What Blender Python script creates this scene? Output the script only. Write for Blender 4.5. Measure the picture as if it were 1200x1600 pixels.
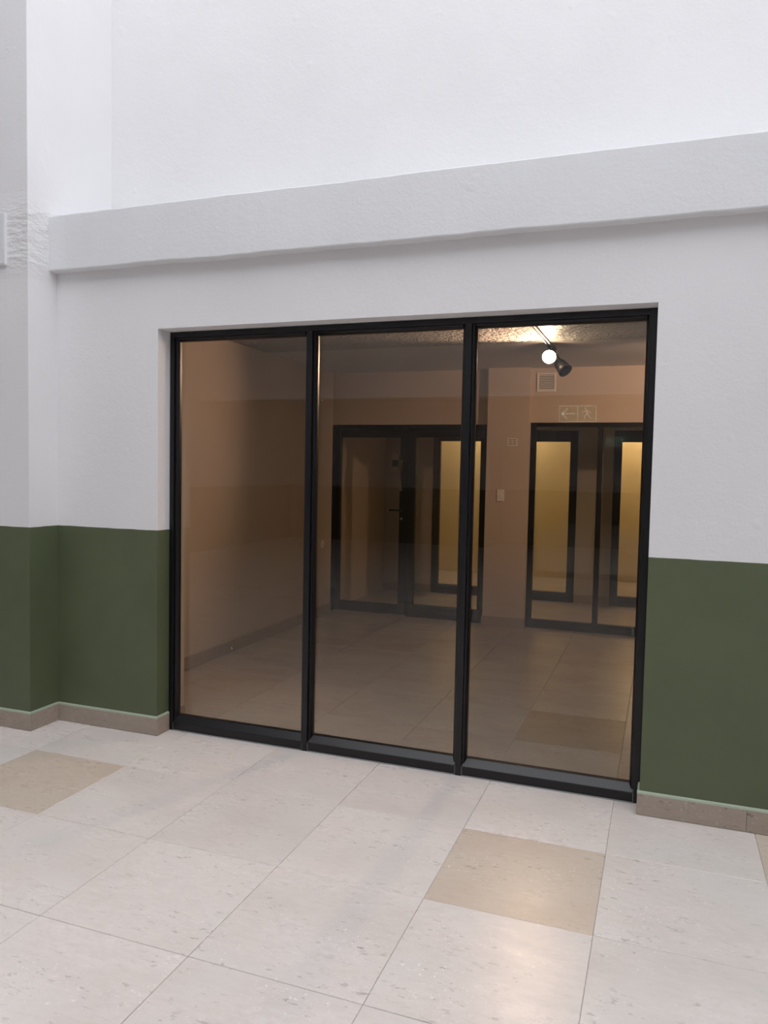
import bpy, bmesh, math, random
from mathutils import Vector, Matrix, Euler

random.seed(7)
for o in list(bpy.data.objects):
    bpy.data.objects.remove(o, do_unlink=True)
S = bpy.context.scene
C = S.collection

# ------------------------------------------------------------------ camera
cam_d = bpy.data.cameras.new('camera')
cam = bpy.data.objects.new('camera', cam_d)
C.objects.link(cam)
YAW, PITCH, ROLL = math.radians(20.018), math.radians(-3.12), math.radians(-1.129)
M = Matrix.Rotation(YAW, 3, 'Z') @ Matrix.Rotation(PITCH, 3, 'X') @ Matrix.Rotation(ROLL, 3, 'Y')
M = M @ Matrix.Rotation(math.radians(90), 3, 'X')
cam.matrix_world = Matrix.Translation((1.3705, -3.2175, 1.5598)) @ M.to_4x4()
cam_d.sensor_fit = 'VERTICAL'
cam_d.sensor_height = 36.0
cam_d.lens = 36.0 * 1198.43 / 1600.0
cam_d.clip_start = 0.05
S.camera = cam

# ------------------------------------------------------------------ sky and exposure
world = bpy.data.worlds.new('overcast_sky')
S.world = world
world.use_nodes = True
bg = world.node_tree.nodes['Background']
bg.inputs['Color'].default_value = (0.945, 0.96, 0.995, 1)
bg.inputs['Strength'].default_value = 2.85
S.view_settings.view_transform = 'Standard'
S.view_settings.look = 'None'
S.view_settings.gamma = 1.0
S.view_settings.use_curve_mapping = False
S.view_settings.exposure = 0.0


def lin(r, g, b):
    f = lambda c: (c / 255 / 12.92) if c / 255 <= 0.04045 else ((c / 255 + 0.055) / 1.055) ** 2.4
    return (f(r), f(g), f(b), 1)


# ------------------------------------------------------------------ materials
class N:
    """small node-tree builder"""
    def __init__(self, name):
        self.m = bpy.data.materials.new(name)
        self.m.use_nodes = True
        self.t = self.m.node_tree
        self.bsdf = self.t.nodes['Principled BSDF']
        self.out = self.t.nodes['Material Output']

    def n(self, kind, **kw):
        x = self.t.nodes.new(kind)
        for k, v in kw.items():
            if k.startswith('i_'):
                key = k[2:]
                x.inputs[int(key) if key.isdigit() else key.replace('_', ' ')].default_value = v
            else:
                setattr(x, k, v)
        return x

    def l(self, a, b):
        self.t.links.new(a, b)

    def math(self, op, a, b=None, clamp=False):
        x = self.n('ShaderNodeMath', operation=op, use_clamp=clamp)
        for i, v in enumerate((a, b)):
            if v is None:
                continue
            if isinstance(v, (int, float)):
                x.inputs[i].default_value = v
            else:
                self.l(v, x.inputs[i])
        return x.outputs[0]

    def mix(self, fac, a, b):
        x = self.n('ShaderNodeMix', data_type='RGBA')
        for s, v in ((x.inputs['Factor'], fac), (x.inputs['A'], a), (x.inputs['B'], b)):
            if isinstance(v, (int, float, tuple)):
                s.default_value = v
            else:
                self.l(v, s)
        return x.outputs['Result']

    def noise(self, scale, detail=4, rough=0.55, vec=None):
        x = self.n('ShaderNodeTexNoise')
        x.inputs['Scale'].default_value = scale
        x.inputs['Detail'].default_value = detail
        x.inputs['Roughness'].default_value = rough
        if vec is not None:
            self.l(vec, x.inputs['Vector'])
        return x.outputs['Fac']

    def ramp(self, fac, lo, hi):
        x = self.n('ShaderNodeMapRange')
        x.inputs['From Min'].default_value = lo
        x.inputs['From Max'].default_value = hi
        self.l(fac, x.inputs['Value'])
        return x.outputs['Result']

    def bump(self, h, strength, dist=0.01):
        x = self.n('ShaderNodeBump')
        x.inputs['Strength'].default_value = strength
        x.inputs['Distance'].default_value = dist
        self.l(h, x.inputs['Height'])
        self.l(x.outputs['Normal'], self.bsdf.inputs['Normal'])

    def set(self, **kw):
        for k, v in kw.items():
            self.bsdf.inputs[k.replace('_', ' ')].default_value = v
        return self


def plaster(name, white, dado=None, dado_z=1.19, rough=0.75, rough_zone=False, relief=0.45):
    k = N(name)
    pos = k.n('ShaderNodeNewGeometry').outputs['Position']
    big = k.noise(1.3, 3, 0.5, pos)
    dirt = k.ramp(big, 0.35, 0.75)
    w2 = tuple(c * 0.95 for c in white[:3]) + (1,)
    col = k.mix(dirt, white, w2)
    if dado:
        z = k.n('ShaderNodeSeparateXYZ')
        k.l(pos, z.inputs[0])
        wob = k.math('MULTIPLY', k.noise(9, 2, 0.5, pos), 0.005)
        zz = k.math('ADD', z.outputs['Z'], wob)
        fac = k.math('LESS_THAN', zz, dado_z + 0.0025)
        d2 = tuple(c * 0.88 for c in dado[:3]) + (1,)
        g = k.mix(k.ramp(k.noise(3, 4, 0.6, pos), 0.35, 0.7), dado, d2)
        col = k.mix(fac, col, g)
        k.l(k.math('SUBTRACT', rough, k.math('MULTIPLY', fac, 0.3)), k.bsdf.inputs['Roughness'])
    else:
        k.set(Roughness=rough)
    k.l(col, k.bsdf.inputs['Base Color'])
    a = k.noise(70, 4, 0.65, pos)
    b = k.noise(11, 5, 0.6, pos)
    c = k.noise(2.2, 3, 0.5, pos)
    # a few thumb-sized lumps and pits where the plaster was patched
    lump = k.ramp(k.noise(7.0, 2, 0.5, pos), 0.70, 0.80)
    h = k.math('ADD', k.math('MULTIPLY', a, 0.16), k.math('MULTIPLY', b, 0.36))
    h = k.math('ADD', h, k.math('MULTIPLY', c, 0.6))
    h = k.math('ADD', h, k.math('MULTIPLY', lump, 0.25))
    if rough_zone:      # roughly trowelled band where the beams meet the pier
        z = k.n('ShaderNodeSeparateXYZ')
        k.l(pos, z.inputs[0])
        band = k.math('SUBTRACT', 1.0, k.ramp(k.math('ABSOLUTE', k.math('SUBTRACT', z.outputs['Z'], 2.85)), 0.12, 0.24), True)
        mp = k.n('ShaderNodeMapping')
        mp.inputs['Scale'].default_value = (1, 1, 2.4)
        k.l(pos, mp.inputs['Vector'])
        tr = k.noise(13, 4, 0.6, mp.outputs['Vector'])
        h = k.math('ADD', h, k.math('MULTIPLY', k.math('MULTIPLY', tr, band), 3.2))
    k.bump(h, relief, 0.012)
    return k.m


WHITE = lin(232, 231, 233)
GREEN = lin(90, 99, 73)
m_wall = plaster('painted_plaster', WHITE, GREEN)
m_pier = plaster('painted_plaster_trowelled', WHITE, GREEN, rough_zone=True)
m_beam = plaster('beam_paint', lin(228, 229, 232))
m_room = plaster('room_paint', lin(200, 184, 168), relief=0.1)
m_ceil = None


def stone(name, base, dark, light, rough=0.36, vein=1.0, spec=0.5):
    """stone-look porcelain tile: cloudy, pitted and flecked; every tile its own cut"""
    k = N(name)
    pos = k.n('ShaderNodeNewGeometry').outputs['Position']
    rnd = k.n('ShaderNodeObjectInfo').outputs['Random']
    off = k.n('ShaderNodeVectorMath', operation='SCALE')
    k.l(pos, off.inputs[0])
    off.inputs['Scale'].default_value = 1.0
    add = k.n('ShaderNodeVectorMath', operation='ADD')
    k.l(off.outputs[0], add.inputs[0])
    comb = k.n('ShaderNodeCombineXYZ')
    k.l(k.math('MULTIPLY', rnd, 37.0), comb.inputs[0])
    k.l(k.math('MULTIPLY', rnd, 91.0), comb.inputs[1])
    k.l(comb.outputs[0], add.inputs[1])
    v = add.outputs[0]
    mp = k.n('ShaderNodeMapping')
    mp.inputs['Scale'].default_value = (0.42, 1.0, 1.0)
    k.l(v, mp.inputs['Vector'])
    v2 = mp.outputs['Vector']
    cloud = k.ramp(k.noise(3.4, 7, 0.66, v2), 0.38, 0.72)
    col = k.mix(k.math('MULTIPLY', cloud, 0.8 * vein), base, dark)
    grain = k.ramp(k.noise(42, 5, 0.75, v2), 0.40, 0.68)
    col = k.mix(k.math('MULTIPLY', grain, 0.55), col, dark)
    tint = tuple(c * f for c, f in zip(base[:3], (0.92, 0.96, 0.96))) + (1,)
    col = k.mix(k.math('MULTIPLY', k.ramp(k.noise(1.7, 2, 0.5, v), 0.42, 0.62), 0.6), col, tint)
    # light flecks and dark pits gather in drifts
    drift = k.ramp(k.noise(4.5, 4, 0.6, v2), 0.42, 0.62)
    fl = k.math('MULTIPLY', k.ramp(k.noise(62, 4, 0.65, v), 0.60, 0.66), k.math('MULTIPLY', drift, 0.95))
    col = k.mix(fl, col, light)
    comb2 = k.n('ShaderNodeVectorMath', operation='ADD')
    k.l(v2, comb2.inputs[0])
    comb2.inputs[1].default_value = (5.3, 9.1, 2.2)
    pk = k.math('MULTIPLY', k.ramp(k.noise(52, 4, 0.65, comb2.outputs[0]), 0.61, 0.67), k.math('ADD', 0.15, k.math('MULTIPLY', drift, 0.85)))
    pd = tuple(c * 0.60 for c in dark[:3]) + (1,)
    col = k.mix(k.math('MULTIPLY', pk, 0.85), col, pd)
    shade = k.math('ADD', 0.965, k.math('MULTIPLY', rnd, 0.06))
    hs = k.n('ShaderNodeHueSaturation')
    k.l(col, hs.inputs['Color'])
    k.l(shade, hs.inputs['Value'])
    k.l(hs.outputs['Color'], k.bsdf.inputs['Base Color'])
    k.l(k.math('ADD', rough, k.math('MULTIPLY', cloud, 0.10)), k.bsdf.inputs['Roughness'])
    k.bsdf.inputs['Specular IOR Level'].default_value = spec
    k.bump(k.math('SUBTRACT', k.math('MULTIPLY', grain, 0.4), pk), 0.10, 0.003)
    return k.m


m_tile = stone('pale_stone_tile', lin(228, 218, 213), lin(204, 195, 189), lin(244, 240, 237), rough=0.26)
m_tile_brown = stone('tan_stone_tile', lin(211, 195, 181), lin(186, 168, 153), lin(234, 223, 212), rough=0.26)
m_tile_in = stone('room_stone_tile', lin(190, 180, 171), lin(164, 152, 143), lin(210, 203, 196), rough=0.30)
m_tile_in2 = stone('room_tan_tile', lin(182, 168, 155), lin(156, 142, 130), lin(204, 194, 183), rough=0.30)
m_skirt = stone('skirting_tile', lin(172, 157, 145), lin(150, 135, 123), lin(188, 175, 165), rough=0.5, vein=0.7)


def plain(name, col, rough=0.5, metal=0.0, spec=0.5, grain=0.0):
    k = N(name)
    k.set(Roughness=rough, Metallic=metal)
    k.bsdf.inputs['Specular IOR Level'].default_value = spec
    pos = k.n('ShaderNodeNewGeometry').outputs['Position']
    nz = k.noise(22, 3, 0.5, pos)
    c2 = tuple(c * 0.9 for c in col[:3]) + (1,)
    k.l(k.mix(nz, col, c2), k.bsdf.inputs['Base Color'])
    if grain:
        k.bump(k.noise(260, 2, 0.5, pos), grain, 0.002)
    return k.m


m_grout = plain('grout', lin(188, 179, 172), 0.9)
m_grout_in = plain('grout_pale', lin(214, 205, 196), 0.9)
m_frame = plain('black_aluminium', lin(12, 10, 15), 0.34, 0.0, 0.5)
m_frame_in = plain('bronze_black_aluminium', lin(14, 12, 11), 0.45, 0.0, 0.35)
m_caulk = plain('pale_green_caulk', lin(168, 180, 160), 0.6)
m_silicone = plain('grey_silicone', lin(150, 150, 152), 0.6)
m_white_pl = plain('white_plastic', lin(240, 236, 228), 0.45)
m_grey_pl = plain('grey_slot', lin(96, 88, 80), 0.7)
m_slot = plain('shaded_slot', lin(140, 126, 112), 0.8)
m_dark = plain('black_metal', lin(20, 19, 20), 0.45)
m_steel = plain('brushed_steel', lin(170, 170, 172), 0.3, 1.0)
m_paper = plain('notice_paper', lin(120, 112, 100), 0.8)
m_ink = plain('notice_print', lin(38, 36, 34), 0.8)

m_gasket = plain('rubber_gasket', lin(14, 14, 15), 0.7)
m_far = plaster('far_paint', lin(226, 225, 226), GREEN)
m_corr = plaster('corridor_paint', lin(196, 186, 172), relief=0.1)
m_shop = plaster('shop_cream_paint', lin(232, 218, 182), relief=0.08)
m_far_floor = stone('far_stone_floor', lin(222, 214, 210), lin(184, 176, 170), lin(228, 223, 220))

# sprayed rough ceiling
k = N('sprayed_ceiling')
pos = k.n('ShaderNodeNewGeometry').outputs['Position']
k.set(Roughness=0.5)
k.l(k.mix(k.noise(40, 4, 0.6, pos), lin(205, 202, 198), lin(176, 173, 168)), k.bsdf.inputs['Base Color'])
k.bump(k.math('ADD', k.ramp(k.noise(26, 3, 0.6, pos), 0.35, 0.7), k.math('MULTIPLY', k.noise(70, 2, 0.5, pos), 0.5)), 1.0, 0.035)
m_ceil = k.m


m_slab = plaster('smooth_slab', lin(212, 210, 207), relief=0.08)


def glass(name, tint):
    k = N(name)
    k.t.nodes.remove(k.bsdf)
    lw = k.n('ShaderNodeLayerWeight')
    lw.inputs['Blend'].default_value = 0.5
    f5 = k.math('POWER', lw.outputs['Facing'], 5.0)
    fr = k.math('ADD', 0.04, k.math('MULTIPLY', f5, 0.96), True)
    tr = k.n('ShaderNodeBsdfTransparent')
    tr.inputs['Color'].default_value = tint
    gl = k.n('ShaderNodeBsdfGlossy')
    gl.inputs['Roughness'].default_value = 0.0
    mx = k.n('ShaderNodeMixShader')
    k.l(fr, mx.inputs[0])
    k.l(tr.outputs[0], mx.inputs[1])
    k.l(gl.outputs[0], mx.inputs[2])
    k.l(mx.outputs[0], k.out.inputs['Surface'])
    return k.m


m_glass = glass('window_glass', (0.90, 0.90, 0.885, 1))
m_glass2 = glass('door_glass', (0.93, 0.925, 0.91, 1))


def emit(name, col, s):
    k = N(name)
    k.set(Roughness=0.4)
    k.bsdf.inputs['Base Color'].default_value = (0.9, 0.9, 0.9, 1)
    k.bsdf.inputs['Emission Color'].default_value = col
    k.bsdf.inputs['Emission Strength'].default_value = s
    return k.m


m_lamp = emit('lit_lamp_face', (1.0, 0.78, 0.50, 1), 115.0)
m_sign_white = emit('sign_white', (0.95, 1.0, 0.92, 1), 0.75)
m_sign_green = emit('sign_green', (0.12, 0.55, 0.25, 1), 0.35)
m_sign_green.node_tree.nodes['Principled BSDF'].inputs['Base Color'].default_value = lin(40, 120, 70)
m_lamp2 = emit('lit_downlight_face', (1.0, 0.88, 0.68, 1), 50.0)


# ------------------------------------------------------------------ builders
def wloc(o):
    v = Vector(o.location)
    while o.parent:
        o = o.parent
        v += Vector(o.location)
    return v


def link(name, me, mat, loc, parent=None):
    o = bpy.data.objects.new(name, me)
    if mat is not None and not me.materials:
        me.materials.append(mat)
    C.objects.link(o)
    o.location = loc
    if parent is not None:
        o.parent = parent
        o.location = Vector(loc) - wloc(parent)
    return o


def finish(bm, name, bevel=0.0, seg=2, smooth=False):
    if bevel:
        bmesh.ops.bevel(bm, geom=list(bm.edges), offset=bevel, segments=seg, profile=0.5, affect='EDGES', clamp_overlap=True)
    bmesh.ops.recalc_face_normals(bm, faces=bm.faces)
    me = bpy.data.meshes.new(name)
    bm.to_mesh(me)
    bm.free()
    if smooth:
        for p in me.polygons:
            p.use_smooth = True
    return me


def add_box(bm, x0, x1, y0, y1, z0, z1, o=(0, 0, 0)):
    vs = [bm.verts.new((x - o[0], y - o[1], z - o[2])) for x in (x0, x1) for y in (y0, y1) for z in (z0, z1)]
    for f in ((0, 1, 3, 2), (4, 6, 7, 5), (0, 4, 5, 1), (2, 3, 7, 6), (0, 2, 6, 4), (1, 5, 7, 3)):
        bm.faces.new([vs[i] for i in f])


def box(name, x0, x1, y0, y1, z0, z1, mat, parent=None, bevel=0.0, seg=2):
    o = ((x0 + x1) / 2, (y0 + y1) / 2, z0)
    bm = bmesh.new()
    add_box(bm, x0, x1, y0, y1, z0, z1, o)
    return link(name, finish(bm, name, bevel, seg), mat, o, parent)


def boxes(name, rects, mat, parent=None):
    """several abutting blocks of one wall joined into one mesh"""
    o = (rects[0][0], rects[0][2], min(r[4] for r in rects))
    bm = bmesh.new()
    for r in rects:
        add_box(bm, *r, o=o)
    return link(name, finish(bm, name), mat, o, parent)


def extrude_poly(name, pts, axis, a0, a1, mat, parent=None, bevel=0.0):
    """polygon of 2-D points extruded along an axis"""
    def w(p, a):
        return {'X': (a, p[0], p[1]), 'Y': (p[0], a, p[1]), 'Z': (p[0], p[1], a)}[axis]
    bm = bmesh.new()
    A = [bm.verts.new(w(p, a0)) for p in pts]
    B = [bm.verts.new(w(p, a1)) for p in pts]
    bm.faces.new(A)
    bm.faces.new(B[::-1])
    n = len(pts)
    for i in range(n):
        bm.faces.new((A[i], B[i], B[(i + 1) % n], A[(i + 1) % n]))
    cx = sum((v.co for v in bm.verts), Vector()) / len(bm.verts)
    cx.z = min(v.co.z for v in bm.verts)
    for v in bm.verts:
        v.co -= cx
    return link(name, finish(bm, name, bevel), mat, cx, parent)


def lathe(name, prof, p0, direction, mat, parent=None, n=28):
    """profile of (radius, distance along axis)"""
    q = Vector(direction).normalized().to_track_quat('Z', 'Y')
    bm = bmesh.new()
    rings = []
    for r, h in prof:
        rings.append([bm.verts.new(q @ Vector((r * math.cos(2 * math.pi * i / n), r * math.sin(2 * math.pi * i / n), h))) for i in range(n)])
    for a, b in zip(rings, rings[1:]):
        for i in range(n):
            bm.faces.new((a[i], a[(i + 1) % n], b[(i + 1) % n], b[i]))
    bm.faces.new(rings[0][::-1])
    bm.faces.new(rings[-1])
    me = finish(bm, name)
    for p in me.polygons:
        p.use_smooth = len(p.vertices) == 4
    return link(name, me, mat, p0, parent)


def tube(name, pts, r, mat, parent=None, n=10):
    bm = bmesh.new()
    o = Vector(pts[0])
    P = [Vector(p) - o for p in pts]
    rings = []
    for i, p in enumerate(P):
        t = (P[min(i + 1, len(P) - 1)] - P[max(i - 1, 0)]).normalized()
        q = t.to_track_quat('Z', 'Y')
        rings.append([bm.verts.new(p + q @ Vector((r * math.cos(2 * math.pi * j / n), r * math.sin(2 * math.pi * j / n), 0))) for j in range(n)])
    for a, b in zip(rings, rings[1:]):
        for i in range(n):
            bm.faces.new((a[i], a[(i + 1) % n], b[(i + 1) % n], b[i]))
    bm.faces.new(rings[0][::-1])
    bm.faces.new(rings[-1])
    return link(name, finish(bm, name, smooth=True), mat, o, parent)


def empty(name, loc):
    o = bpy.data.objects.new(name, None)
    C.objects.link(o)
    o.location = loc
    o.empty_display_size = 0.1
    return o


def tag(o, label, cat, group=None, kind=None):
    o['label'] = label
    o['category'] = cat
    if group:
        o['group'] = group
    if kind:
        o['kind'] = kind
    return o


def struct(o, label, cat):
    return tag(o, label, cat, kind='structure')


# ------------------------------------------------------------------ dimensions (metres)
W = 0.444            # face of the shopfront wall
XL, XR = -1.340, 1.316   # opening
ZT = 2.33            # head of the opening
WB = 0.70            # back of the shopfront wall
YP = 0.222           # face of the pier
XP = -2.055          # right side of the pier
YU = 0.92            # face of the set-back upper wall
ZB0, ZB1 = 2.682, 2.998  # beam
SK = 0.10            # skirting height
TOP = 6.4

# ------------------------------------------------------------------ shopfront wall, pier, beam, upper wall
wf = boxes('wall_front', [(XP - 0.05, XL, W, 0.623, 0, 2.80), (XR, 6.6, W, 0.623, 0, 2.80), (XL, XR, W, 0.623, ZT, 2.80)], m_wall)
struct(wf, 'white plastered wall with dark green dado around the shop window', 'wall')

pier = boxes('wall_pier', [(-3.3, XP, YP, 1.2, 0, TOP)], m_pier)
struct(pier, 'projecting white and green wall pier at the left edge', 'wall')

wl = boxes('wall_front_left', [(-6.6, -3.25, W, WB, 0, TOP)], m_wall)
struct(wl, 'white and green wall continuing left of the projecting pier', 'wall')


def beam_mesh(name, x0, x1, y0, y1, z0, z1, mat, seed):
    """long beam with slightly hand-finished, wavering arrises"""
    rnd = random.Random(seed)
    n = int((x1 - x0) / 0.06)
    lows, ups, fr = [], [], []
    a = b = c = 0.0
    for i in range(n + 1):
        a = a * 0.86 + rnd.uniform(-1, 1) * 0.0022
        b = b * 0.86 + rnd.uniform(-1, 1) * 0.0012
        c = c * 0.9 + rnd.uniform(-1, 1) * 0.0012
        lows.append(a); ups.append(b); fr.append(c)
    bm = bmesh.new()
    o = Vector((x0, y0, z0))
    rows = []
    e = 0.007
    for i in range(n + 1):
        x = x0 + (x1 - x0) * i / n
        zl, zu, yf = z0 + lows[i], z1 + ups[i], y0 + fr[i]
        ring = [(x, y1, z0), (x, yf + e, zl), (x, yf + e * 0.3, zl + e * 0.3), (x, yf, zl + e), (x, yf, zu - e), (x, yf + e * 0.3, zu - e * 0.3), (x, yf + e, zu), (x, y1, z1)]
        rows.append([bm.verts.new(Vector(v) - o) for v in ring])
    m = len(rows[0])
    for p, q in zip(rows, rows[1:]):
        for j in range(m):
            bm.faces.new((p[j], q[j], q[(j + 1) % m], p[(j + 1) % m]))
    bm.faces.new(rows[0])
    bm.faces.new(rows[-1][::-1])
    return link(name, finish(bm, name), mat, o)


bmr = beam_mesh('trim_1', XP, 6.6, 0.378, YU + 0.06, ZB0, ZB1, m_beam, 5)
struct(bmr, 'white painted beam running across above the shop window', 'beam')
bml = beam_mesh('trim_2', -3.34, -2.207, 0.204, YP + 0.06, 2.688, 2.985, m_beam, 9)
struct(bml, 'short end of white beam on the pier at the left edge', 'beam')
wu = boxes('wall_upper', [(XP - 0.05, 6.6, YU, 1.2, 2.80, TOP)], m_wall)
struct(wu, 'set back white upper wall above the beam', 'wall')

# soft arrises: thin rounded plaster beads at the outside corners
def arris(name, x, y, z0, z1, parent, mat):
    return extrude_poly(name, [(x + 0.004 * math.cos(t), y + 0.004 * math.sin(t)) for t in [i * math.pi / 4 for i in range(8)]], 'Z', z0, z1, mat, parent)


arris('corner_bead', XP - 0.0035, YP + 0.0035, SK, TOP - 0.1, pier, m_wall)
arris('corner_bead', XL - 0.0035, W + 0.0035, SK, ZT, wf, m_wall)
arris('corner_bead', XR + 0.0035, W + 0.0035, SK, ZT, wf, m_wall)

# ------------------------------------------------------------------ skirting
def skirting(rootname, label, runs):
    """runs: (axis, face coordinate, from, to, side, joints, height)"""
    root = None
    for axis, f, a, b, s, joints in runs:
        if root is None:
            p = (a, f, 0) if axis == 'x' else (f, a, 0)
            root = empty(rootname, p)
            struct(root, label, 'skirting')
        t = 0.011
        cuts = [a] + list(joints) + [b]
        for u, v in zip(cuts, cuts[1:]):
            g = 0.0006
            if axis == 'x':
                box('skirting_tile', u + g, v - g, min(f, f + s * t), max(f, f + s * t), 0.001, SK, m_skirt, root, 0.0012, 1)
            else:
                box('skirting_tile', min(f, f + s * t), max(f, f + s * t), u + g, v - g, 0.001, SK, m_skirt, root, 0.0012, 1)
        if axis == 'x':
            extrude_poly('caulk_bead', [(f + s * t, SK - 0.002), (f + s * t * 0.8, SK + 0.006), (f, SK + 0.011), (f, SK - 0.002)], 'X', a, b, m_caulk, root)
        else:
            extrude_poly('caulk_bead', [(f + s * t, SK - 0.002), (f + s * t * 0.8, SK + 0.006), (f, SK + 0.011), (f, SK - 0.002)], 'Y', a, b, m_caulk, root)
    return root


skirting('baseboard_pier', 'taupe stone skirting around the foot of the left pier',
         [('x', YP, -3.3, XP + 0.011, -1, (-2.7,)), ('y', XP, YP, W - 0.011, 1, ())])
skirting('baseboard_left', 'taupe stone skirting between the pier and the window',
         [('x', W, XP, XL + 0.011, -1, ()), ('y', XL, W, 0.553, 1, ())])
skirting('baseboard_right', 'taupe stone skirting to the right of the window',
         [('x', W, XR - 0.011, 6.6, -1, (1.765, 2.365, 2.965, 3.565, 4.165, 4.765, 5.365, 5.965)), ('y', XR, W, 0.553, -1, ())])

# ------------------------------------------------------------------ floors
def tile_mesh(name, w, d, mat):
    bm = bmesh.new()
    add_box(bm, -w / 2, w / 2, -d / 2, d / 2, -0.010, 0)
    top = [e for e in bm.edges if all(abs(v.co.z) < 1e-6 for v in e.verts)]
    bmesh.ops.bevel(bm, geom=top, offset=0.0012, segments=1, affect='EDGES')
    bmesh.ops.recalc_face_normals(bm, faces=bm.faces)
    me = bpy.data.meshes.new(name)
    bm.to_mesh(me)
    bm.free()
    me.materials.append(mat)
    return me


T, G = 0.6, 0.0022
floor = box('floor', -6.6, 6.6, -12.7, 0.70, -0.12, -0.0035, m_grout)
struct(floor, 'pale stone tiled floor in front of the shop window', 'floor')
cache = {}


def lay(parent, xs, ys, mats, z=0.0, grid0=0):
    for (x0, x1) in xs:
        for (y0, y1) in ys:
            mt = mats(x0, y0)
            key = (round(x1 - x0, 3), round(y1 - y0, 3), mt.name)
            if key not in cache:
                cache[key] = tile_mesh('floor_tile', x1 - x0 - G, y1 - y0 - G, mt)
            dz = random.uniform(-0.0006, 0.0)
            link('floor_tile', cache[key], None, ((x0 + x1) / 2, (y0 + y1) / 2, z + dz), parent)


BROWN = {(1, -1), (-3, -1), (3, 0)}
xs = [(i * T, (i + 1) * T) for i in range(-7, 8)]
ys = [(j * T, (j + 1) * T) for j in range(-9, 0)] + [(0.0, W + 0.115)]
lay(floor, xs, ys, lambda x, y: m_tile_brown if (round(x / T), round(y / T)) in BROWN else m_tile)
# the rest of the hall floor, away from the view
ff = boxes('floor_hall', [(-6.6, -4.2, -12.6, 0.6, -0.02, 0.0), (4.8, 6.6, -12.6, 0.6, -0.02, 0.0), (-4.2, 4.8, -12.6, -5.4, -0.02, 0.0)], m_far_floor)
struct(ff, 'pale stone floor of the hall behind the viewpoint', 'floor')

# ------------------------------------------------------------------ window 1 : the big shop window
win = empty('window_1', ((XL + XR) / 2, 0.56, 0))
struct(win, 'large black framed shop window with three tall glass panes', 'window')
YF = 0.556           # front of the frame
YG = 0.606           # glass plane
RAIL = 0.062
HZ0 = 2.278          # underside of head
M1, M2 = -0.447, 0.428   # mullion centres


def bead_v(x, side, z0, z1):
    """upright glazing bead with a chamfered face, set back behind the mullion nose"""
    x0, x1 = x, x + side * 0.020
    extrude_poly('glazing_bead', [(x0, YF + 0.012), (x0 + side * 0.010, YF + 0.012), (x1, YF + 0.030), (x1, YG), (x0, YG)], 'Z', z0, z1, m_frame, win, 0.0008)


# jambs
box('jamb', XL + 0.002, XL + 0.030, YF, YF + 0.066, 0.0, ZT - 0.002, m_frame, win, 0.002)
box('jamb', XR - 0.030, XR - 0.002, YF, YF + 0.066, 0.0, ZT - 0.002, m_frame, win, 0.002)
# head: outer bar and a stepped inner moulding per pane
box('head_rail', XL + 0.030, XR - 0.030, YF, YF + 0.066, ZT - 0.032, ZT - 0.002, m_frame, win, 0.002)
for mx in (M1, M2):
    box('mullion', mx - 0.016, mx + 0.016, YF - 0.004, YF + 0.066, 0.0, ZT - 0.032, m_frame, win, 0.003)
edges = [(XL + 0.030, M1 - 0.016), (M1 + 0.016, M2 - 0.016), (M2 + 0.016, XR - 0.030)]
for (a, b) in edges:
    bead_v(a, 1, RAIL, ZT - 0.032)
    bead_v(b, -1, RAIL, ZT - 0.032)
    extrude_poly('glazing_bead', [(YF + 0.012, ZT - 0.032), (YF + 0.012, HZ0 + 0.010), (YF + 0.030, HZ0), (YG, HZ0), (YG, ZT - 0.032)], 'X', a + 0.018, b - 0.018, m_frame, win, 0.0008)
    # bottom rail: box section with a level top, rebated for the glass
    extrude_poly('sill_rail', [(YF, 0.004), (YF, 0.048), (YF + 0.003, 0.052), (YF + 0.035, 0.083), (YF + 0.040, 0.085), (YF + 0.066, 0.085), (YF + 0.066, 0.004)], 'X', a + 0.003, b - 0.003, m_frame, win, 0.0012)
    # grey silicone line at both butt joints of the rail
    for xx in (a + 0.0015, b - 0.0015):
        box('silicone_joint', xx - 0.0014, xx + 0.0014, YF + 0.001, YF + 0.030, 0.006, 0.046, m_silicone, win)
    box('floor_seal', a + 0.003, b - 0.003, YF - 0.006, YF + 0.01, -0.001, 0.004, m_silicone, win)
    g = box('glass_pane', a + 0.006, b - 0.006, YG - 0.003, YG + 0.003, 0.083, HZ0 + 0.012, m_glass, win)

# ------------------------------------------------------------------ the room behind the glass
RX0, RX1 = -2.02, 3.1
RY1 = 4.42          # face of the back pier
RYW = 4.50          # wall above the back frames
RZ = 2.60
f2 = box('floor_room', RX0 - 0.2, RX1 + 0.1, 0.70, 6.5, -0.12, -0.0035, m_grout_in)
struct(f2, 'dim stone tiled floor of the room behind the window', 'floor')
xs2 = [(RX0, -1.8)] + [(i * T, (i + 1) * T) for i in range(-3, 5)]
ys2 = [(0.64, 1.2)] + [(j * T, (j + 1) * T) for j in range(2, 7)] + [(4.2, 4.46)]
BR2 = {(1, 2), (-2, 5), (3, 4)}
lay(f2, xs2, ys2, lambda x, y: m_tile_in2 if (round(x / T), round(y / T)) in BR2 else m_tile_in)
# threshold strip under the frame
box('threshold_strip', XL, XR, 0.556, 0.645, -0.011, -0.001, m_grout, f2)

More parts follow.
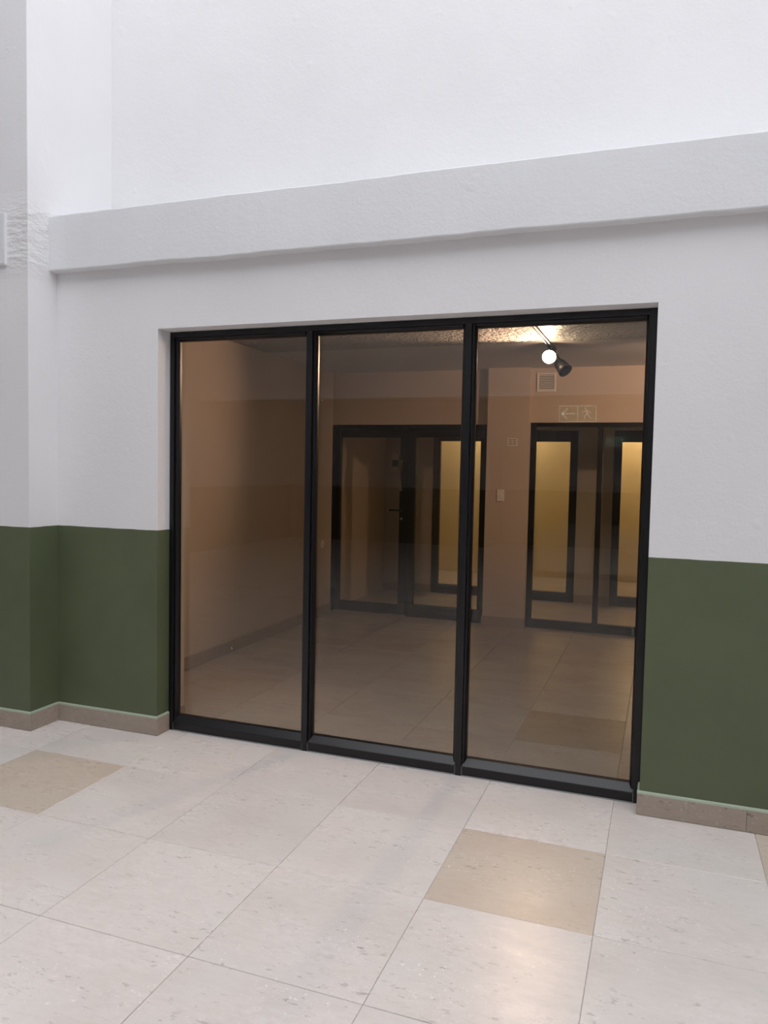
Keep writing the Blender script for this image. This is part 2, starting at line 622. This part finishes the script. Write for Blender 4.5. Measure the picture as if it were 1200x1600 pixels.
wil = boxes('wall_room_left', [(RX0 - 0.15, RX0, WB, RY1, 0, RZ + 0.05), (RX0 - 0.15, RX0 - 0.05, RY1, 6.35, 0, RZ + 0.05)], m_room)
struct(wil, 'cream left side wall of the room behind the glass', 'wall')
wir = boxes('wall_room_right', [(RX1, RX1 + 0.15, WB, 6.35, 0, RZ + 0.05)], m_room)
struct(wir, 'cream right side wall of the room, behind the green wall', 'wall')
wib = boxes('wall_room_back', [(RX0 - 0.05, -0.31, RYW, 4.66, 2.045, RZ + 0.05), (0.09, 2.06, RYW, 4.66, 2.062, RZ + 0.05), (2.06, RX1, RYW, 4.66, 0, RZ + 0.05)], m_room)
struct(wib, 'cream back wall of the room above the glazed doors', 'wall')
pr = boxes('wall_room_pier', [(-0.325, 0.095, RY1, 4.66, 0, RZ + 0.02)], m_room)
struct(pr, 'cream wall pier between the two black framed doorways', 'wall')
wic = boxes('wall_room_front', [(RX0 - 0.1, XL, 0.623, WB + 0.012, 0, RZ + 0.1), (XR, RX1, 0.623, WB + 0.012, 0, RZ + 0.1), (XL, XR, 0.623, WB + 0.012, ZT, RZ + 0.1)], m_room)
struct(wic, 'cream inner face of the shopfront wall around the window', 'wall')
ceil = boxes('ceiling', [(RX0 - 0.1, RX1 + 0.1, WB, 2.955, RZ - 0.006, RZ + 0.2)], m_ceil)
struct(ceil, 'rough sprayed ceiling of the room near the window', 'ceiling')
ceil2 = boxes('ceiling_back', [(RX0 - 0.1, RX1 + 0.1, 2.958, 4.66, RZ, RZ + 0.2)], m_slab)
struct(ceil2, 'smooth grey ceiling slab at the back of the room', 'ceiling')


def skirt_plain(rootname, label, runs):
    root = None
    for axis, f, a, b, s, joints in runs:
        if root is None:
            root = empty(rootname, (a, f, 0) if axis == 'x' else (f, a, 0))
            struct(root, label, 'skirting')
        cuts = [a] + list(joints) + [b]
        for u, v in zip(cuts, cuts[1:]):
            t = 0.010
            if axis == 'x':
                box('skirting_tile', u + .001, v - .001, min(f, f + s * t), max(f, f + s * t), 0.001, SK, m_skirt, root, 0.001, 1)
            else:
                box('skirting_tile', min(f, f + s * t), max(f, f + s * t), u + .001, v - .001, 0.001, SK, m_skirt, root, 0.001, 1)
    return root


skirt_plain('baseboard_room_left', 'taupe skirting tiles along the left wall of the room', [('y', RX0, 0.715, RY1, 1, (1.2, 1.8, 2.4, 3.0, 3.6, 4.2)), ('y', XL, 0.626, 0.712, 1, ())])
skirt_plain('baseboard_room_pier', 'taupe skirting at the foot of the pier between doorways', [('x', RY1, -0.335, 0.105, -1, ()), ('y', -0.325, RY1, 4.47, -1, ()), ('y', 0.095, RY1, 4.47, 1, ())])

# ------------------------------------------------------------------ door 1 : black glazed door and side light in the back wall
YD = 4.52
d1 = empty('door_1', (-1.2, YD, 0))
struct(d1, 'black framed glass door with side light at back left', 'door')
DX0, DX1, DZ = -2.068, -0.328, 2.043
YE = YD + 0.05
box('frame_jamb', DX0, DX0 + 0.045, YD, YE, 0, DZ, m_frame_in, d1, 0.002)
box('frame_jamb', DX1 - 0.045, DX1, YD, YE, 0, DZ, m_frame_in, d1, 0.002)
box('frame_head', DX0 + 0.045, DX1 - 0.045, YD, YE, DZ - 0.045, DZ, m_frame_in, d1, 0.002)
box('frame_mullion', -1.190, -1.145, YD, YE, 0, DZ - 0.045, m_frame_in, d1, 0.002)
# leaf
leaf = empty('door_leaf', (-1.6, YD + 0.006, 0.01))
leaf.parent = d1
leaf.location = leaf.location - Vector(d1.location)
LX0, LX1, LZ0, LZ1 = DX0 + 0.048, -1.193, 0.012, DZ - 0.049
ya, yb = YD + 0.004, YD + 0.046
box('stile', LX0, LX0 + 0.058, ya, yb, LZ0, LZ1, m_frame_in, leaf, 0.002)
box('stile', LX1 - 0.085, LX1, ya, yb, LZ0, LZ1, m_frame_in, leaf, 0.002)
box('top_rail', LX0 + 0.058, LX1 - 0.085, ya, yb, LZ1 - 0.085, LZ1, m_frame_in, leaf, 0.002)
box('bottom_rail', LX0 + 0.058, LX1 - 0.085, ya, yb, LZ0, LZ0 + 0.105, m_frame_in, leaf, 0.002)
box('glass_pane', LX0 + 0.055, LX1 - 0.082, YD + 0.022, YD + 0.028, LZ0 + 0.10, LZ1 - 0.08, m_glass2, leaf)
hx = LX1 - 0.060
tube('pull_handle', [(hx, ya, 1.665), (hx, ya - 0.035, 1.665), (hx, ya - 0.045, 1.655), (hx, ya - 0.045, 1.36), (hx, ya - 0.035, 1.35), (hx, ya, 1.35)], 0.011, m_steel, leaf)
lathe('handle_rose', [(0.020, 0), (0.020, 0.006), (0.010, 0.008), (0.010, 0.045)], (hx, ya, 1.135), (0, -1, 0), m_dark, leaf, 16)
box('lever_handle', hx - 0.125, hx + 0.010, ya - 0.052, ya - 0.036, 1.127, 1.145, m_dark, leaf, 0.004)
lathe('lock_cylinder', [(0.014, 0), (0.014, 0.006), (0.009, 0.010)], (hx, ya, 1.045), (0, -1, 0), m_steel, leaf, 16)
# side light
box('side_bottom_rail', -1.145, DX1 - 0.045, YD, YE, 0.0, 0.135, m_frame_in, d1, 0.002)
box('side_top_rail', -1.145, DX1 - 0.045, YD, YE, 1.912, DZ - 0.045, m_frame_in, d1, 0.002)
box('side_stile', -1.145, -1.105, YD, YE, 0.135, 1.912, m_frame_in, d1, 0.002)
box('side_stile', DX1 - 0.080, DX1 - 0.045, YD, YE, 0.135, 1.912, m_frame_in, d1, 0.002)
box('glass_pane', -1.107, DX1 - 0.078, YD + 0.022, YD + 0.028, 0.133, 1.914, m_glass2, d1)

# notice stuck on the door glass
nt = box('door_notice', -1.382, -1.296, YD + 0.0175, YD + 0.0215, 1.545, 1.735, m_paper)
tag(nt, 'small paper notice on the dark glass door beside its handle', 'notice')
box('dark_panel', -1.372, -1.306, YD + 0.0168, YD + 0.0176, 1.600, 1.672, m_ink, nt)

# ------------------------------------------------------------------ window 2 : black glazed screen at the back right
w2 = empty('window_2', (1.08, YD, 0))
struct(w2, 'black framed full height glass screen at back right', 'window')
X20, X21, Z2 = 0.097, 2.058, 2.060
box('frame_jamb', X20, X20 + 0.055, YD, YE, 0, Z2, m_frame_in, w2, 0.002)
box('frame_jamb', X21 - 0.055, X21, YD, YE, 0, Z2, m_frame_in, w2, 0.002)
box('frame_head', X20 + 0.055, X21 - 0.055, YD, YE, Z2 - 0.040, Z2, m_frame_in, w2, 0.002)
box('frame_sill', X20 + 0.055, X21 - 0.055, YD, YE, 0, 0.090, m_frame_in, w2, 0.002)
for xm in (0.775, 1.405):
    box('frame_mullion', xm - 0.026, xm + 0.026, YD, YE, 0.090, Z2 - 0.040, m_frame_in, w2, 0.002)
for a, b in ((X20 + 0.055, 0.749), (0.801, 1.379), (1.431, X21 - 0.055)):
    box('glass_pane', a - 0.002, b + 0.002, YD + 0.022, YD + 0.028, 0.088, Z2 - 0.038, m_glass2, w2)
    for xx in (a + 0.012, b - 0.012):
        lathe('corner_screw', [(0.007, 0), (0.007, 0.003)], (xx, YD + 0.0218, Z2 - 0.056), (0, -1, 0), m_steel, w2, 10)

# ------------------------------------------------------------------ corridor and lit shops beyond
YC = 6.25
fc = boxes('wall_corridor', [(-4.5, -1.42, YC, YC + 0.12, 0, 2.7), (0.385, 0.80, YC, YC + 0.12, 0, 2.7), (2.6, 3.3, YC, YC + 0.12, 0, 2.7), (-1.42, 0.385, YC, YC + 0.12, 2.085, 2.7), (0.80, 2.6, YC, YC + 0.12, 2.085, 2.7)], m_corr)
struct(fc, 'far corridor wall seen through the back glass', 'wall')
cc = boxes('ceiling_corridor', [(-4.5, 3.3, 4.66, 9.0, 2.7, 2.85)], m_corr)
struct(cc, 'ceiling of the corridor beyond the back doors', 'ceiling')
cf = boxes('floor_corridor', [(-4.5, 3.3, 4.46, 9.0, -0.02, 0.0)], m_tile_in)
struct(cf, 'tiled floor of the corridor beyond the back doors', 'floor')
ce = boxes('wall_corridor_ends', [(-4.62, -4.5, 4.66, 9.0, 0, 2.85), (3.3, 3.42, 4.3, 9.0, 0, 2.85), (-4.5, -2.17, 4.56, 4.66, 0, 2.85), (3.1, 3.3, 4.5, 4.66, 0, 2.85)], m_corr)
struct(ce, 'end walls of the corridor, out of sight', 'wall')
sb = boxes('wall_shop_back', [(-4.5, 3.3, 8.4, 8.5, 0, 2.85), (0.54, 0.62, YC + 0.12, 8.4, 0, 2.7)], m_shop)
struct(sb, 'warm lit cream wall inside the shop across the corridor', 'wall')
skirt_plain('baseboard_corridor', 'taupe skirting of the far corridor wall', [('x', YC, -4.5, -1.42, -1, (-3.6, -3.0, -2.4, -1.8)), ('x', YC, 0.385, 0.80, -1, ())])


def shop_door(name, label, x0, x1, mulls, bot=0.115, top=1.945):
    d = empty(name, ((x0 + x1) / 2, YC, 0))
    struct(d, label, 'door')
    y0, y1 = YC - 0.01, YC + 0.05
    s = 0.088
    box('stile', x0, x0 + s, y0, y1, 0, 2.08, m_frame_in, d, 0.002)
    box('stile', x1 - s, x1, y0, y1, 0, 2.08, m_frame_in, d, 0.002)
    box('top_rail', x0 + s, x1 - s, y0, y1, top, 2.08, m_frame_in, d, 0.002)
    box('bottom_rail', x0 + s, x1 - s, y0, y1, 0, bot, m_frame_in, d, 0.002)
    c = [x0 + s] + [v for m in mulls for v in (m - s / 2, m + s / 2)] + [x1 - s]
    for m in mulls:
        box('mullion', m - s / 2, m + s / 2, y0, y1, bot, top, m_frame_in, d, 0.002)
    for a, b in zip(c[::2], c[1::2]):
        box('glass_pane', a - .002, b + .002, YC + 0.017, YC + 0.023, bot - .002, top + .002, m_glass2, d)
    return d


shop_door('door_2', 'lit shop entrance with black frame across the corridor', -1.415, 0.383, (-0.5,))
shop_door('door_3', 'second lit shop entrance across the corridor at far right', 0.802, 2.598, (1.7,))

# ------------------------------------------------------------------ track light in the room
tl = empty('track_light', (0.47, 2.45, RZ))
tag(tl, 'black ceiling track light with one lit spotlight behind the right pane', 'lamp')
extrude_poly('track_rail', [(0.452, RZ), (0.452, RZ - 0.024), (0.463, RZ - 0.024), (0.463, RZ - 0.008), (0.477, RZ - 0.008), (0.477, RZ - 0.024), (0.488, RZ - 0.024), (0.488, RZ)], 'Y', 1.55, 3.28, m_dark, tl, 0.0008)
box('rail_end_cap', 0.450, 0.490, 3.28, 3.292, RZ - 0.026, RZ, m_dark, tl, 0.002)
box('rail_end_cap', 0.450, 0.490, 1.538, 1.55, RZ - 0.026, RZ, m_dark, tl, 0.002)


def spot_head(p, aim, lit):
    """p: centre of the lamp face"""
    aim = Vector(aim).normalized()
    p = Vector(p)
    back = p - aim * 0.12
    h = lathe('spotlight_head', [(0.018, 0), (0.036, 0.004), (0.046, 0.03), (0.052, 0.085), (0.058, 0.118), (0.055, 0.118), (0.052, 0.108)], back, aim, m_dark, tl)
    lathe('lamp_face', [(0.001, 0), (0.052, 0.0005), (0.052, 0.003), (0.04, 0.009), (0.004, 0.013)], p - aim * 0.011, aim, m_lamp if lit else m_gasket, h)
    mid = p - aim * 0.06
    box('adapter', 0.455, 0.485, mid.y - 0.045, mid.y + 0.045, RZ - 0.040, RZ - 0.018, m_dark, tl, 0.003)
    tube('stem', [(0.47, mid.y, RZ - 0.038), (0.47 + (mid.x - 0.47) * 0.3, mid.y, RZ - 0.06), (mid.x, mid.y, mid.z + 0.035)], 0.007, m_dark, tl)
    return h


head = spot_head((0.474, 3.00, 2.482), (0.10, -0.93, -0.36), True)
spot_head((0.60, 3.07, 2.375), (0.55, -0.35, -0.65), False)


def lamp(name, kind, energy, p, parent, aim=None, cone=110, size=0.03, col=(1.0, 0.63, 0.41)):
    d = bpy.data.lights.new(name, kind)
    d.energy = energy
    d.color = col
    d.shadow_soft_size = size
    o = bpy.data.objects.new(name, d)
    C.objects.link(o)
    o.parent = parent
    o.location = Vector(p) - wloc(parent)
    if kind == 'SPOT':
        d.spot_size = math.radians(cone)
        d.spot_blend = 0.6
        o.rotation_euler = Vector(aim).to_track_quat('-Z', 'Y').to_euler()
    return o


lamp('spot_beam', 'SPOT', 85, (0.476, 2.975, 2.470), tl, (-0.50, -0.82, -0.14), 108)
lamp('spot_spill', 'POINT', 2.2, (0.478, 2.955, 2.462), tl)
# a third head further along, hidden behind the green wall, washes the back wall
t2 = empty('track_light', (2.2, 2.6, RZ))
tag(t2, 'second ceiling track light hidden behind the green wall at right', 'lamp')
extrude_poly('track_rail', [(2.182, RZ), (2.182, RZ - 0.024), (2.193, RZ - 0.024), (2.193, RZ - 0.008), (2.207, RZ - 0.008), (2.207, RZ - 0.024), (2.218, RZ - 0.024), (2.218, RZ)], 'Y', 1.55, 3.28, m_dark, t2, 0.0008)
h3 = lathe('spotlight_head', [(0.018, 0), (0.036, 0.004), (0.046, 0.03), (0.052, 0.085), (0.058, 0.118), (0.055, 0.118), (0.052, 0.108)], (2.2, 2.6, 2.50), (-0.55, 0.75, -0.25), m_dark, t2)
tube('stem', [(2.2, 2.6, RZ - 0.018), (2.19, 2.63, 2.50)], 0.007, m_dark, t2)
ax = Vector((-0.55, 0.75, -0.25)).normalized()
lathe('lamp_face', [(0.001, 0), (0.052, 0.0005), (0.052, 0.003), (0.04, 0.009), (0.004, 0.013)], Vector((2.2, 2.6, 2.50)) + ax * 0.106, ax, m_lamp2, h3)
lamp('wash_beam', 'SPOT', 110, (2.115, 2.715, 2.46), t2, (-0.52, 0.80, -0.16), 84)

# ------------------------------------------------------------------ wall fittings in the room
def grille(name, label, x0, x1, z0, z1, y, rows, mat_f, mat_s, fw):
    g = empty(name, ((x0 + x1) / 2, y, z0))
    tag(g, label, 'vent')
    box('backing', x0 + fw, x1 - fw, y - 0.004, y - 0.001, z0 + fw, z1 - fw, m_grey_pl, g)
    box('frame_side', x0, x0 + fw, y - 0.014, y, z0, z1, mat_f, g, 0.002)
    box('frame_side', x1 - fw, x1, y - 0.014, y, z0, z1, mat_f, g, 0.002)
    box('frame_edge', x0 + fw, x1 - fw, y - 0.014, y, z0, z0 + fw, mat_f, g, 0.002)
    box('frame_edge', x0 + fw, x1 - fw, y - 0.014, y, z1 - fw, z1, mat_f, g, 0.002)
    h = (z1 - z0 - 2 * fw) / rows
    for i in range(rows):
        za = z0 + fw + i * h
        extrude_poly('louvre', [(y - 0.012, za + h * 0.08), (y - 0.010, za + h * 0.08), (y - 0.003, za + h * 0.72), (y - 0.005, za + h * 0.72)], 'X', x0 + fw, x1 - fw, mat_s, g)
    return g


grille('air_vent', 'square louvred air vent on the back wall below the lit spotlight', 0.151, 0.333, 2.367, 2.549, RYW, 9, m_white_pl, m_white_pl, 0.017)

# small slotted air brick on the pier
ab = empty('air_brick', (-0.065, RY1, 1.833))
tag(ab, 'small slotted white air brick on the pier above the light switch', 'vent')
bk = box('plate', -0.112, -0.016, RY1 - 0.005, RY1, 1.828, 1.902, m_white_pl, ab, 0.001)
for r in range(3):
    for c in range(2):
        box('slot', -0.104 + c * 0.042, -0.104 + c * 0.042 + 0.036, RY1 - 0.0056, RY1 - 0.0048, 1.839 + r * 0.021, 1.839 + r * 0.021 + 0.010, m_slot, ab)

sw = empty('light_switch', (-0.17, RY1, 1.272))
tag(sw, 'white rectangular light switch on the pier between the doorways', 'switch')
box('plate', -0.206, -0.132, RY1 - 0.009, RY1, 1.270, 1.390, m_white_pl, sw, 0.003)
box('rocker', -0.181, -0.157, RY1 - 0.014, RY1 - 0.008, 1.308, 1.352, m_white_pl, sw, 0.003)

sk = empty('wall_outlet', (RX0, 4.18, 0.72))
tag(sk, 'small round white outlet plate low on the left wall near the door', 'outlet')
lathe('plate', [(0.045, 0), (0.045, 0.006), (0.040, 0.010)], (RX0, 4.18, 0.764), (1, 0, 0), m_white_pl, sk, 24)
lathe('socket_ring', [(0.024, 0), (0.024, 0.013), (0.020, 0.013)], (RX0, 4.18, 0.764), (1, 0, 0), m_white_pl, sk, 20)

cp = empty('cable_cap', (RX0 + 0.010, 2.36, 0.03))
tag(cp, 'tiny white round cap on the skirting of the left room wall', 'cap')
lathe('cap', [(0.013, 0), (0.013, 0.005), (0.007, 0.012), (0.003, 0.014)], (RX0 + 0.010, 2.36, 0.032), (1, 0, 0), m_white_pl, cp, 16)

# ------------------------------------------------------------------ the hall behind the viewpoint (it shows as reflections in the glass)
YO = -11.2
op = boxes('wall_hall_opposite', [(-6.6, -2.0, YO - 0.2, YO, 0, 3.2), (2.4, 6.6, YO - 0.2, YO, 0, 3.2), (-2.0, 2.4, YO - 0.2, YO, 2.05, 3.2), (-2.1, 2.5, YO - 1.2, YO - 1.1, 0, 2.3), (-2.1, -2.0, YO - 1.2, YO - 0.2, 0, 2.3), (2.4, 2.5, YO - 1.2, YO - 0.2, 0, 2.3), (-2.1, 2.5, YO - 1.2, YO - 0.2, 2.2, 2.3)], m_far)
struct(op, 'white and green wall on the opposite side of the hall', 'wall')
GY = -7.6
gal = boxes('ceiling_gallery', [(-6.6, 6.6, YO - 0.2, GY, 3.02, 3.3)], m_beam)
struct(gal, 'low gallery ceiling on the opposite side of the hall', 'ceiling')
wu2 = boxes('wall_hall_upper', [(-6.6, 6.6, GY - 0.2, GY, 3.3, TOP), (-6.6, 6.6, GY - 0.2, GY + 0.08, 2.75, 3.3)], m_beam)
struct(wu2, 'white upper wall over the gallery opposite', 'wall')
rf = boxes('ceiling_hall', [(-6.75, 6.75, -12.4, -4.8, TOP, TOP + 0.2), (-6.75, 6.75, 0.92, 1.3, TOP, TOP + 0.2), (-6.75, -2.9, -4.8, 0.92, TOP, TOP + 0.2), (5.2, 6.75, -4.8, 0.92, TOP, TOP + 0.2)], m_beam)
struct(rf, 'white hall ceiling around the long skylight opening', 'ceiling')
sl = boxes('wall_hall_left', [(-6.75, -6.6, -12, 1.2, 0, TOP)], m_far)
struct(sl, 'white and green left end wall of the hall', 'wall')
sr = boxes('wall_hall_right', [(6.6, 6.75, -12, 1.2, 0, TOP)], m_far)
struct(sr, 'white and green right end wall of the hall', 'wall')

dl0 = None
for i, x in enumerate((-1.9, -5.5)):
    d = empty('downlight', (x, -10.4, 3.02))
    tag(d, ('round recessed downlight in the gallery ceiling nearer the middle', 'round recessed downlight in the gallery ceiling near the left end wall')[i], 'lamp', 'gallery downlights')
    lathe('trim_ring', [(0.075, 0), (0.075, 0.008), (0.055, 0.012)], (x, -10.4, 3.02), (0, 0, -1), m_white_pl, d, 24)
    lathe('lamp_face', [(0.052, 0), (0.052, 0.002)], (x, -10.4, 3.009), (0, 0, -1), m_lamp2, d, 24)

# hanging exit sign behind the viewpoint: its reflection floats over the back wall
SY = -5.0
sg = empty('exit_sign', (0.368, SY, 2.16))
tag(sg, 'hanging green exit sign with arrow and running figure, reflected in the right pane', 'sign')
box('panel', 0.150, 0.586, SY - 0.012, SY, 2.180, 2.376, m_sign_white, sg, 0.003)
box('arrow_field', 0.160, 0.362, SY - 0.001, SY + 0.0015, 2.190, 2.366, m_sign_green, sg)
box('figure_field', 0.376, 0.576, SY - 0.001, SY + 0.0015, 2.190, 2.366, m_sign_green, sg)


def flat(name, polys, y0, y1, mat, parent):
    bm = bmesh.new()
    o = Vector((polys[0][0][0], y0, polys[0][0][1]))
    for pl in polys:
        A = [bm.verts.new(Vector((x, y0, z)) - o) for x, z in pl]
        B = [bm.verts.new(Vector((x, y1, z)) - o) for x, z in pl]
        bm.faces.new(A)
        bm.faces.new(B[::-1])
        for i in range(len(pl)):
            j = (i + 1) % len(pl)
            bm.faces.new((A[i], B[i], B[j], A[j]))
    return link(name, finish(bm, name), mat, o, parent)


def seg(x0, z0, x1, z1, w):
    d = Vector((x1 - x0, z1 - z0)).normalized()
    n = Vector((-d.y, d.x)) * w / 2
    return [(x0 + n.x, z0 + n.y), (x1 + n.x, z1 + n.y), (x1 - n.x, z1 - n.y), (x0 - n.x, z0 - n.y)]


zc = 2.278
flat('arrow', [seg(0.192, zc, 0.335, zc, 0.022), seg(0.180, zc - 0.004, 0.250, zc + 0.062, 0.024), seg(0.180, zc + 0.004, 0.250, zc - 0.062, 0.024)], SY + 0.0012, SY + 0.003, m_sign_white, sg)
circ = [(0.458 + 0.014 * math.cos(t * math.pi / 6), 2.340 + 0.014 * math.sin(t * math.pi / 6)) for t in range(12)]
flat('running_figure', [circ, seg(0.466, 2.322, 0.486, 2.270, 0.026), seg(0.464, 2.318, 0.432, 2.296, 0.011), seg(0.432, 2.296, 0.418, 2.310, 0.010),
                        seg(0.470, 2.318, 0.508, 2.306, 0.011), seg(0.508, 2.306, 0.516, 2.282, 0.010), seg(0.482, 2.272, 0.448, 2.246, 0.016), seg(0.448, 2.246, 0.452, 2.208, 0.013),
                        seg(0.488, 2.272, 0.506, 2.236, 0.016), seg(0.506, 2.236, 0.538, 2.222, 0.013)], SY + 0.0012, SY + 0.003, m_sign_white, sg)
for x in (0.21, 0.526):
    tube('hanging_wire', [(x, SY - 0.006, 2.374), (x, SY - 0.006, TOP)], 0.0015, m_steel, sg, 6)

# ------------------------------------------------------------------ lamps of the corridor and shops beyond
def downlight(x, y, z, energy, col, label, size=0.05):
    d = empty('downlight', (x, y, z))
    tag(d, label, 'lamp')
    lathe('trim_ring', [(0.07, 0), (0.07, 0.008), (0.055, 0.012)], (x, y, z), (0, 0, -1), m_white_pl, d, 20)
    lathe('lamp_face', [(0.05, 0), (0.05, 0.002)], (x, y, z - 0.011), (0, 0, -1), m_lamp2, d, 20)
    l = bpy.data.lights.new('downlight_glow', 'POINT')
    l.energy = energy
    l.color = col
    l.shadow_soft_size = size
    o = bpy.data.objects.new('downlight_glow', l)
    C.objects.link(o)
    o.parent = d
    o.location = (0, 0, -0.10)


downlight(-0.9, 7.9, 2.70, 50, (1.0, 0.74, 0.44), 'warm downlight in the shop behind the left entrance')
downlight(1.3, 7.9, 2.70, 50, (1.0, 0.74, 0.44), 'warm downlight in the shop behind the right entrance')
downlight(2.4, 5.5, 2.70, 1.5, (1.0, 0.72, 0.45), 'warm downlight in the corridor ceiling beyond the glass screen')
